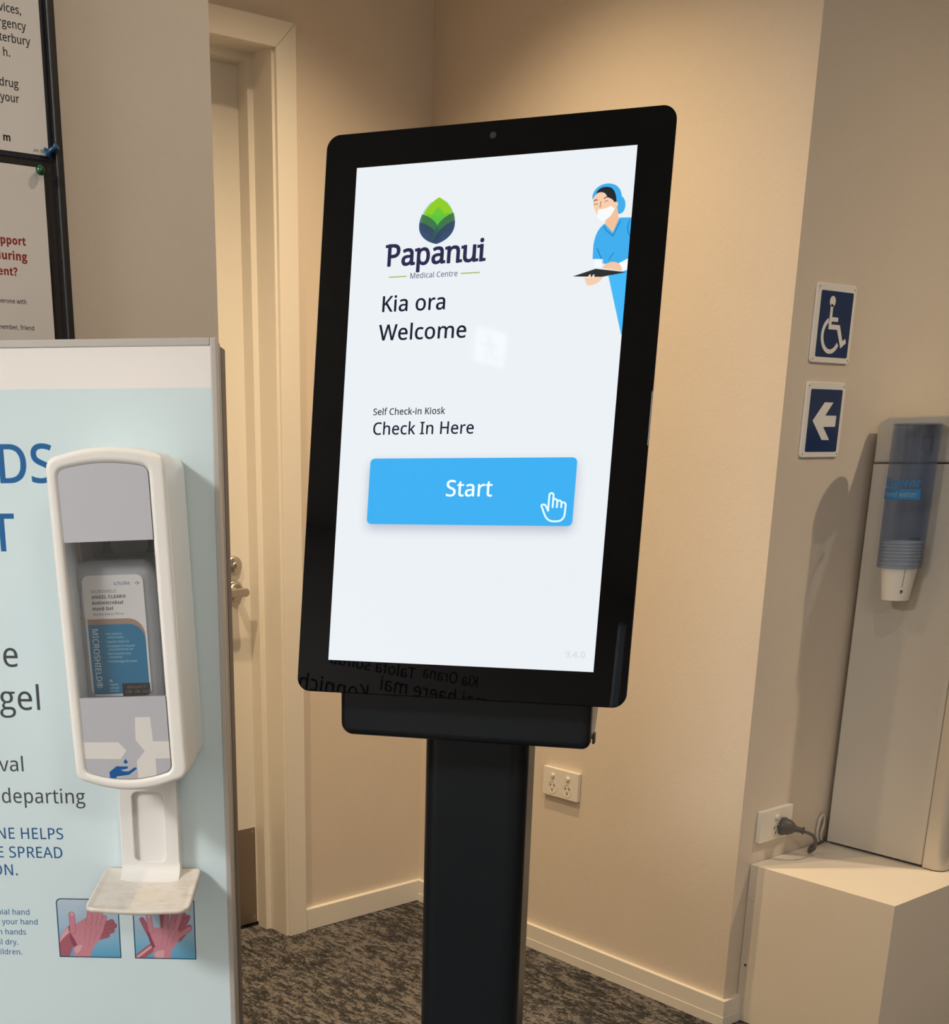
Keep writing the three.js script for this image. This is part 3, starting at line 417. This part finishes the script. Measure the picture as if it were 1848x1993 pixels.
// ------------------------------------------------------------ noticeboard with two notices
{
  const KD = 1.0882, toWall = (g) => { g.position.set(KD * g.position.x + (1 - KD) * -2.2803, KD * g.position.y + (1 - KD) * 1.264, ZD + KD * (g.position.z - 1.25)); g.scale.setScalar(KD); };
  const fx0 = -2.35, fx1 = -1.6267, fy0 = 1.02, fy1 = 1.92, z0 = 1.2505, fw = 0.0088, ft = 0.016;
  const b = thing('noticeboard', 'black framed felt noticeboard on the wall behind the hand gel stand', 'noticeboard'); toWall(b);
  const blackFrame = std([0.022, 0.021, 0.021], 0.38), felt = std([0.03, 0.024, 0.022], 0.95, { bumpMap: orange, bumpScale: 0.0006 });
  for (const q of [[fx0, fx0 + fw, fy0, fy1], [fx1 - fw, fx1, fy0, fy1], [fx0 + fw, fx1 - fw, fy0, fy0 + fw], [fx0 + fw, fx1 - fw, fy1 - fw, fy1]]) part('frame_bar', box(...q, z0, z0 + ft, 0.002), blackFrame, b);
  part('felt_panel', metric(box(fx0 + fw * 0.5, fx1 - fw * 0.5, fy0 + fw * 0.5, fy1 - fw * 0.5, z0, z0 + 0.008), 2), felt, b);
  const zf = z0 + 0.008;
  const sheet = (x0, x1, y0, y1, z, tex, more) => [x0, x1, y0, y1, z, tex, more];
  const notice = (label, x1, y, wd, ht, z, draw, top, glossy) => {
    const K = 5000, x0 = x1 - wd, y0 = top ? y : y - ht;
    const g = thing('notice', label, 'notice', 'notices on the noticeboard'); g.position.set(x0, y0, z); toWall(g);
    const tex = canvasTex(Math.round(wd * K), Math.round(ht * K), (x, w, h) => { x.fillStyle = '#e9e4df'; x.fillRect(0, 0, w, h); draw(x, (t, rx, by, size, c, bold) => { x.fillStyle = c; x.font = (bold ? 'bold ' : '') + size * K + 'px sans-serif'; x.textAlign = 'right'; x.fillText(t, (rx - x0) * K, h - (by - y0) * K); x.strokeStyle = c; x.lineWidth = size * K * 0.025; x.strokeText(t, (rx - x0) * K, h - (by - y0) * K); x.textAlign = 'left'; }); });
    const paper = phys([0.95, 0.95, 0.95], 0.5, { map: tex, ...(glossy ? { clearcoat: 1, clearcoatRoughness: 0.08 } : {}) });
    part('paper_sheet', planar(box(0, wd, 0, ht, 0, 0.0005), 0, 0, wd, ht), paper, g);
    return [g, wd, ht];
  };
  const [n1, w1, h1] = notice('upper white notice with large black lettering on a dark blue backing sheet', -1.6413, 1.5672, 0.297, 0.21 * 1.414, zf + 0.0012, (x, T) => {
    const c = '#191512';
    T('services,', -1.6606, 1.6930, 0.0101, c); T('emergency', -1.6570, 1.6795, 0.0101, c); T('Canterbury', -1.6535, 1.6666, 0.0101, c); T('h.', -1.6759, 1.6535, 0.0101, c); T('bs', -1.6641, 1.7062, 0.0101, c);
    T('drug', -1.6697, 1.6262, 0.0101, c); T('your', -1.6701, 1.6129, 0.0101, c); T('m', -1.6824, 1.5762, 0.0098, c, true); T('July 2023', -1.6435, 1.5701, 0.0036, '#3b332e');
  }, true);
  part('backing_sheet', box(-0.004, w1 + 0.0042, -0.0045, h1 + 0.0045, -0.0012, -0.0001), std([0.008, 0.011, 0.022], 0.45), n1);
  const [n2, w2, h2] = notice('lower laminated white notice with red heading lettering', -1.6483, 1.5553, 0.21, 0.297, zf + 0.0006, (x, T) => {
    const r = '#8e1d18', c = '#2a2624';
    T('support', -1.6740, 1.4789, 0.0110, r, true); T('during', -1.6739, 1.4638, 0.0115, r, true); T('appointment?', -1.6860, 1.4486, 0.0108, r, true);
    T('chaperone with', -1.6782, 1.4213, 0.0060, c); T('member, friend', -1.6715, 1.3956, 0.0060, c);
  }, false, true);
  const film = phys([0.9, 0.9, 0.9], 0.08, { transmission: 1, thickness: 0, ior: 1.5 });
  const ringS = rrect(-0.003, w2 + 0.003, -0.003, h2 + 0.003, 0.003); ringS.holes.push(rrect(0, w2, 0, h2, 0.0001, THREE.Path));
  part('laminate_border', ext(ringS, 0.0005, 0, 0), film, n2);
  // pins
  const pg = thing('push_pin', 'round green push pin in the corner of the laminated notice', 'push pin', 'push pins in the notices'); pg.position.set(-1.6558, 1.5512, zf + 0.0011); toWall(pg);
  part('pin_head', at(new THREE.SphereGeometry(0.0051, 28, 20), 0, 0, 0.009), phys([0.005, 0.085, 0.03], 0.2, { clearcoat: 0.8, clearcoatRoughness: 0.1 }), pg);
  part('needle', at(new THREE.CylinderGeometry(0.0006, 0.0006, 0.008, 10).rotateX(Math.PI / 2), 0, 0, 0.004), steel, pg);
  const pb = thing('push_pin', 'waisted blue push pin at the corner of the upper notice', 'push pin', 'push pins in the notices'); pb.position.set(-1.6452, 1.5688, zf + 0.0017); toWall(pb); pb.rotation.set(-0.5, 0.55, 0);
  part('pin_head', new THREE.LatheGeometry([[0, 0.0165], [0.0034, 0.0165], [0.0040, 0.0155], [0.0036, 0.0140], [0.0023, 0.0125], [0.0021, 0.0075], [0.0034, 0.0052], [0.0055, 0.0036], [0.0053, 0.0024], [0, 0.0020]].map((q) => new THREE.Vector2(...q)).reverse(), 28).rotateX(Math.PI / 2), phys([0.008, 0.075, 0.20], 0.25, { clearcoat: 0.5 }), pb);
  part('needle', at(new THREE.CylinderGeometry(0.0006, 0.0006, 0.003, 10).rotateX(Math.PI / 2), 0, 0, 0.001), steel, pb);
}

// ------------------------------------------------------------ power outlets
function outlet(label, x, y, z, turn, gangs) {
  const o = thing('power_outlet', label, 'power outlet', 'power outlets'); o.position.set(x, y, z); o.rotation.y = turn;
  const plasticM = phys([0.82, 0.78, 0.70], 0.32, { clearcoat: 0.3 });
  part('face_plate', ext(rrect(-0.0595, 0.0595, -0.037, 0.037, 0.003), 0.0115, 0.0018, 0.0004), plasticM, o);
  for (const gx of gangs) {
    const s = part('switch_button', at(new THREE.LatheGeometry([[0, 0.0042], [0.0048, 0.0042], [0.0055, 0.0032], [0.0057, 0]].map((q) => new THREE.Vector2(...q)).reverse(), 24).rotateX(Math.PI / 2), gx, 0.0175, 0.0118), plasticM, o);
    const ring = part('socket_face', at(new THREE.LatheGeometry([[0.017, -0.0002], [0.0168, 0.0006], [0.0152, 0.0006], [0.0148, -0.0002]].map((q) => new THREE.Vector2(...q)), 32).rotateX(Math.PI / 2), gx - 0.0005, -0.013, 0.0119), plasticM, o);
    for (const [dx, dy, a] of [[-0.0062, 0.005, -0.52], [0.0062, 0.005, 0.52], [0, -0.0075, 0]]) { const h = box(-0.0013, 0.0013, -0.0036, 0.0036, -0.0003, 0.0004); h.rotateZ(a); part('pin_slot', at(h, gx - 0.0005 + dx, -0.013 + dy, 0.0119), slotBrown, ring); }
  }
  return o;
}
outlet('white double power outlet low on the beige wall behind the kiosk', 0, 0.4695, 0.5385, -Math.PI / 2, [-0.0255, 0.0255]);
outlet('white power outlet with a grey plug in it above the white plinth', 0.118, 0.4665, ZC, 0, [-0.0005]);
{
  const c = thing('power_plug', 'dark grey round power plug with its cord in the outlet beside the water cooler', 'power plug'); c.position.set(0.1335, 0.460, ZC + 0.0128);
  const rubber = std([0.085, 0.078, 0.074], 0.5);
  part('plug_body', new THREE.LatheGeometry([[0, 0], [0.0195, 0], [0.0205, 0.003], [0.0205, 0.010], [0.0185, 0.012], [0.0180, 0.018], [0.013, 0.027], [0.0078, 0.032], [0.0065, 0.036], [0.0062, 0.046], [0.0085, 0.048], [0.0085, 0.051], [0, 0.052]].map((q) => new THREE.Vector2(...q)), 32).rotateX(Math.PI / 2).rotateY(0.42).rotateX(0.12), rubber, c);
  const cv = new THREE.CatmullRomCurve3([[0.0195, -0.006, 0.045], [0.034, -0.014, 0.058], [0.056, -0.034, 0.056], [0.074, -0.058, 0.044], [0.092, -0.0745, 0.022], [0.13, -0.0752, 0.002], [0.178, -0.0752, -0.0048], [0.205, -0.066, -0.0050]].map((q) => new THREE.Vector3(...q)));
  part('power_cord', new THREE.TubeGeometry(cv, 60, 0.0036, 10), rubber, c);
}

// ------------------------------------------------------------ wall signs
const signWhite = phys([0.88, 0.86, 0.83], 0.4, { clearcoat: 0.2 }), signBlue = phys([0.009, 0.035, 0.125], 0.32, { clearcoat: 0.3, clearcoatRoughness: 0.15 });
function sign(label, y0, y1, pict) {
  const s = thing('wall_sign', label, 'sign', 'blue and white wall signs'); const x0 = 0.0685, x1 = 0.2060; s.position.set(x0, y0, ZC);
  const w = x1 - x0, h = y1 - y0;
  part('sign_plate', ext(rrect(0, w, 0, h, 0.0085), 0.004, 0.0012, 0.0002), signWhite, s);
  const bx0 = 0.0148, bx1 = w - 0.0105, by0 = 0.0108, by1 = h - 0.0135;
  part('blue_panel', ext(rrect(bx0, bx1, by0, by1, 0.004), 0.0005, 0, 0.004), signBlue, s);
  const M = (a, t) => [bx0 + a * (bx1 - bx0), by1 - t * (by1 - by0)];
  part('pictogram', pict(M).map((sh) => ext(sh, 0.0005, 0, 0.0045, 2, 24)), signWhite, s);
  for (const [a, b] of [[0.008, 0.0065], [w - 0.007, 0.0065], [0.008, h - 0.0075], [w - 0.007, h - 0.0075]]) part('screw', at(new THREE.CylinderGeometry(0.0016, 0.0016, 0.0008, 12).rotateX(Math.PI / 2), a, b, 0.0042), std([0.3, 0.24, 0.2], 0.5), s);
}
sign('blue square sign with a white wheelchair symbol on the cooler wall', 1.4348, 1.5813, (M) => {
  const head = new THREE.Shape(); head.absarc(...M(0.362, 0.155), 0.0099, 0, 2 * Math.PI);
  const body = poly([M(0.318, 0.20), M(0.392, 0.20), M(0.392, 0.39), M(0.585, 0.39), M(0.585, 0.455), M(0.392, 0.455), M(0.392, 0.50), M(0.660, 0.50), M(0.795, 0.745), M(0.875, 0.70), M(0.915, 0.765), M(0.757, 0.852), M(0.592, 0.575), M(0.318, 0.575)]);
  const c = M(0.42, 0.665), w = new THREE.Shape(), R = 0.0345, r = 0.0262; w.absarc(c[0], c[1], R, 2.0, 5.72); w.absarc(c[0], c[1], r, 5.78, 2.08, true); w.closePath();
  return [head, body, w];
});
sign('blue square sign with a white left arrow on the cooler wall', 1.2531, 1.3985, (M) => [poly([M(0.139, 0.5), M(0.464, 0.205), M(0.733, 0.205), M(0.516, 0.415), M(0.872, 0.415), M(0.872, 0.592), M(0.49, 0.597), M(0.726, 0.808), M(0.489, 0.808)])]);

// ------------------------------------------------------------ white plinth and water cooler
{
  const p = thing('plinth', 'white boxed plinth on the carpet under the water cooler', 'plinth'); const white = std([0.80, 0.73, 0.63], 0.42), x0 = 0.051, x1 = 0.78, z0 = ZC + 0.0015, z1 = 1.407, h = 0.381;
  part('top_panel', box(x0, x1, h - 0.016, h, z0, z1), white, p);
  part('side_panel', box(x0, x0 + 0.016, 0.0015, h - 0.016, z0, z1 - 0.016), white, p);
  part('side_panel', box(x1 - 0.016, x1, 0.0015, h - 0.016, z0, z1 - 0.016), white, p);
  part('front_panel', box(x0, x1, 0.0015, h - 0.016, z1 - 0.016, z1), white, p);
  part('screw_cap', at(new THREE.CylinderGeometry(0.0045, 0.0045, 0.003, 20).rotateZ(Math.PI / 2), x0 - 0.0008, 0.300, z0 + 0.014), white, p);
  part('screw_hole', at(new THREE.CylinderGeometry(0.003, 0.003, 0.0015, 16).rotateZ(Math.PI / 2), x0, 0.140, z0 + 0.013), darkHole, p);
}
{
  const c = thing('water_cooler', 'tall pale grey water cooler standing on the white plinth', 'water cooler'); const x0 = 0.325, x1 = 0.645, z0 = 1.078, zs = 1.3105, z1 = 1.358, y0 = 0.381; c.position.set(x0, y0, z0);
  const w = x1 - x0, d = z1 - z0, ds = zs - z0, shell = std([0.53, 0.49, 0.425], 0.45), silver = std([0.58, 0.53, 0.46], 0.3, { metalness: 0.25 });
  const plan = (g, yb) => g.rotateX(Math.PI / 2).translate(0, yb, 0);                     // shape drawn in (x, z), extruded downwards from yb
  for (const fx of [0.02, w - 0.05]) for (const fz of [0.02, d - 0.07]) part('foot', box(fx, fx + 0.03, 0, 0.0058, fz, fz + 0.03), darkHole, c);
  part('base_plate', box(0.006, w - 0.006, 0.004, 0.0075, 0.006, d - 0.014), darkHole, c);
  part('rear_housing', plan(ext(rrect(0, w, 0, ds, 0.004), 0.8505, 0.0012, 0), 0.8575), shell, c);
  part('front_fascia', plan(ext(rrect(0.0, w, ds + 0.0012, d, [0.003, 0.003, 0.022, 0.022]), 0.855, 0.0015, 0), 0.8575), silver, c);
  const cap = new THREE.Shape(); cap.moveTo(0, 0); cap.lineTo(d, 0); cap.lineTo(d, 0.072); cap.quadraticCurveTo(d, 0.0935, d - 0.02, 0.0935); cap.lineTo(0.022, 0.0935); cap.lineTo(0.019, 0.0885); cap.quadraticCurveTo(0, 0.087, 0, 0.066);
  part('top_cap', at(ext(cap, w, 0.006, 0, 5).rotateY(-Math.PI / 2), w, 0.8597, 0), shell, c);
  const al = part('tap_recess', box(0.05, w - 0.05, 0.42, 0.74, d - 0.004, d + 0.0006), std([0.05, 0.05, 0.052], 0.4), c);
  for (const x of [0.12, 0.2]) part('tap', [box(x - 0.011, x + 0.011, 0.66, 0.7, d, d + 0.035, 0.004), at(new THREE.CylinderGeometry(0.006, 0.006, 0.03, 16), x, 0.65, d + 0.024)], std(x < 0.15 ? [0.02, 0.1, 0.4] : [0.5, 0.03, 0.02], 0.35), al);
  part('drip_grille', box(0.06, w - 0.06, 0.40, 0.418, d - 0.002, d + 0.05, 0.004), std([0.06, 0.06, 0.062], 0.4), c);
}
// hoses behind the cooler
{
  const h = thing('water_hose', 'thin pale hose coiled behind the water cooler', 'hose');
  const cv = new THREE.CatmullRomCurve3([[0.306, 0.3845, 1.0705], [0.298, 0.405, 1.0695], [0.303, 0.445, 1.0700], [0.313, 0.452, 1.0702], [0.319, 0.43, 1.0702], [0.312, 0.405, 1.0700], [0.318, 0.3855, 1.0702]].map((q) => new THREE.Vector3(...q)));
  part('hose_tube', new THREE.TubeGeometry(cv, 60, 0.0036, 10), std([0.5, 0.47, 0.42], 0.35), h);
}
// cup holder and paper cups
{
  const cx = 0.2775, cz = 1.1945, top = 1.3145, bot = 1.030;
  const t = thing('cup_holder', 'blue tinted tube of paper cups on the side of the water cooler', 'cup holder'); t.position.set(cx, bot, cz);
  const tint = phys([0.54, 0.62, 0.76], 0.18, { transmission: 0.94, thickness: 0, ior: 1.45, side: THREE.DoubleSide }), h = top - bot;
  part('tube', new THREE.LatheGeometry([[0.0440, 0], [0.0446, 0.004], [0.0462, h]].map((q) => new THREE.Vector2(...q)), 56), tint, t);
  part('tube_lid', at(new THREE.CylinderGeometry(0.0466, 0.0466, 0.003, 56), 0, h + 0.0015, 0), phys([0.18, 0.22, 0.29], 0.3), t);
  for (const by of [h - 0.05, 0.03]) part('bracket', box(0.0455, 0.0473, by, by + 0.03, -0.012, 0.012), phys([0.20, 0.21, 0.23], 0.4), t);
  const tex = canvasTex(900, 260, (x, w) => { x.clearRect(0, 0, w, 260); x.fillStyle = '#1878b8'; x.font = 'italic bold 132px sans-serif'; fit(x, 'Microlene', 30, 870, 120, 'italic bold 132px sans-serif'); x.fillRect(0, 142, w, 112); x.fillStyle = '#7f93a8'; fit(x, 'filtered water', 60, 820, 226, 'bold 80px sans-serif'); });
  const th0 = 2.62, th1 = 4.85, ng = 36, pos = [], uv = [], idx = [];            // print wraps the side of the tube that faces the room
  for (let i = 0; i <= ng; i++) for (const j of [0, 1]) { const a = (i / ng), th = th1 * (1 - a) + th0 * a, R = 0.0461 + 0.0004, an = Math.PI * 2 - th + Math.PI; const ang = Math.PI + (a - 0.5) * 2.0 - 0.02; pos.push(-R * Math.cos(ang - Math.PI), h * 0.487 + j * 0.048, -R * Math.sin(ang - Math.PI) * -1); uv.push(a, j); }
  for (let i = 0; i < ng; i++) idx.push(2 * i, 2 * i + 2, 2 * i + 1, 2 * i + 1, 2 * i + 2, 2 * i + 3);
  const gm = new THREE.BufferGeometry(); gm.setAttribute('position', new THREE.Float32BufferAttribute(pos, 3)); gm.setAttribute('uv', new THREE.Float32BufferAttribute(uv, 2)); gm.setIndex(idx); gm.computeVertexNormals();
  part('tube_label', gm, std([1, 1, 1], 0.5, { map: tex, transparent: true, side: THREE.DoubleSide }), t);
  const paper = std([0.80, 0.76, 0.68], 0.7);
  const cupGeo = new THREE.LatheGeometry([[0, 0.004], [0.0255, 0.004], [0.0262, 0], [0.0272, 0], [0.0362, 0.073], [0.0385, 0.0735], [0.0390, 0.0755], [0.0382, 0.077], [0.0358, 0.0755], [0.0274, 0.006], [0, 0.006]].map((q) => new THREE.Vector2(...q)), 44);
  const N = 7;
  for (let i = 0; i < N; i++) {
    const label = i === 0 ? 'white paper cup hanging below the blue tube, lowest of the stack' : `white paper cup in the blue tube, ${['', 'second', 'third', 'fourth', 'fifth', 'sixth', 'seventh'][i]} from the bottom of the stack`;
    const c = thing('paper_cup', label, 'cup', 'paper cups in the cup holder'); c.position.set(cx + 0.0, 0.9635 + i * 0.0068 + (i ? 0.0025 : 0), cz);
    part('cup_wall', cupGeo, paper, c);
    if (i === 0) {
      const marks = []; const put = (y, hh, wd) => { const g = box(-wd / 2, wd / 2, -hh / 2, hh / 2, 0, 0.0003); const R = 0.0272 + 0.009 * y / 0.073 + 0.0002; g.translate(0, y, R); g.rotateY(-0.72); marks.push(g); };
      for (let k = 0; k < 9; k++) put(0.030 + k * 0.0042, 0.003, 0.0012); put(0.020, 0.005, 0.005); put(0.0165, 0.002, 0.0026);
      part('cup_print', marks, std([0.09, 0.06, 0.04], 0.8), c);
    }
  }
}

// ------------------------------------------------------------ what the glossy screen mirrors: greeting wall and exit sign
{
  const font = await new FontLoader().loadAsync('fonts/droid/droid_sans_regular.typeface.json');
  const vinyl = std([0.012, 0.014, 0.03], 0.5);
  for (const [text, z, wide, y, size, label] of [['Kia Orana', 3.475, 0.272, 2.050, 0.052, 'dark Kia Orana greeting lettering on the left wall'], ['Talofa soifua', 3.158, 0.41, 2.034, 0.052, 'dark Talofa soifua greeting lettering on the left wall'], ['Nau mai haere mai', 3.72, 0.715, 1.955, 0.066, 'dark Nau mai haere mai greeting lettering on the left wall'], ['Konnichiwa', 2.95, 0.47, 1.893, 0.074, 'dark Konnichiwa greeting lettering on the left wall']]) {
    const g = new TextGeometry(text, { font, size, depth: 0.0015, curveSegments: 5 }); g.computeBoundingBox(); g.scale(wide / (g.boundingBox.max.x - g.boundingBox.min.x), 1, 1);
    const o = part('wall_lettering', g, vinyl, scene); o.position.set(XL + 0.0003, y, z); o.rotation.y = Math.PI / 2; tag(o, label, 'lettering', 'greetings on the left wall');
  }
  const e = thing('exit_sign', 'small lit exit sign with running figure hanging from the ceiling', 'exit sign'); e.position.set(-3.4, CEIL, 2.473); e.rotation.y = Math.PI / 2;
  const tex = canvasTex(256, 256, (x) => { x.fillStyle = '#ffffff'; x.fillRect(0, 0, 256, 256); x.strokeStyle = x.fillStyle = '#2c8a58'; x.lineCap = x.lineJoin = 'round'; x.beginPath(); x.arc(150, 52, 22, 0, 7); x.fill(); x.lineWidth = 34; x.beginPath(); x.moveTo(140, 88); x.lineTo(120, 150); x.stroke(); x.lineWidth = 22; x.beginPath(); x.moveTo(120, 150); x.lineTo(160, 180); x.lineTo(150, 230); x.moveTo(118, 152); x.lineTo(96, 200); x.lineTo(50, 206); x.moveTo(138, 92); x.lineTo(96, 100); x.lineTo(78, 136); x.moveTo(146, 96); x.lineTo(176, 126); x.lineTo(206, 120); x.stroke(); });
  part('sign_housing', box(-0.051, 0.051, -0.218, -0.112, -0.018, 0, 0.004), std([0.8, 0.8, 0.8], 0.4), e);
  part('hanger', box(-0.006, 0.006, -0.114, 0, -0.014, -0.004), std([0.8, 0.8, 0.8], 0.4), e);
  part('lit_sign_face', at(new THREE.PlaneGeometry(0.092, 0.098), 0, -0.165, 0.0008), std([0.1, 0.1, 0.1], 0.4, { emissive: lin(1, 1, 1), emissiveMap: tex, emissiveIntensity: 5 }), e);
  const L = new THREE.RectAreaLight(lin(0.9, 1, 0.94), 0.4, 0.092, 0.098); L.name = 'exit_sign_light'; L.position.set(0, -0.165, 0.003); L.rotation.y = Math.PI; e.add(L);
}

renderer.render(scene, camera);
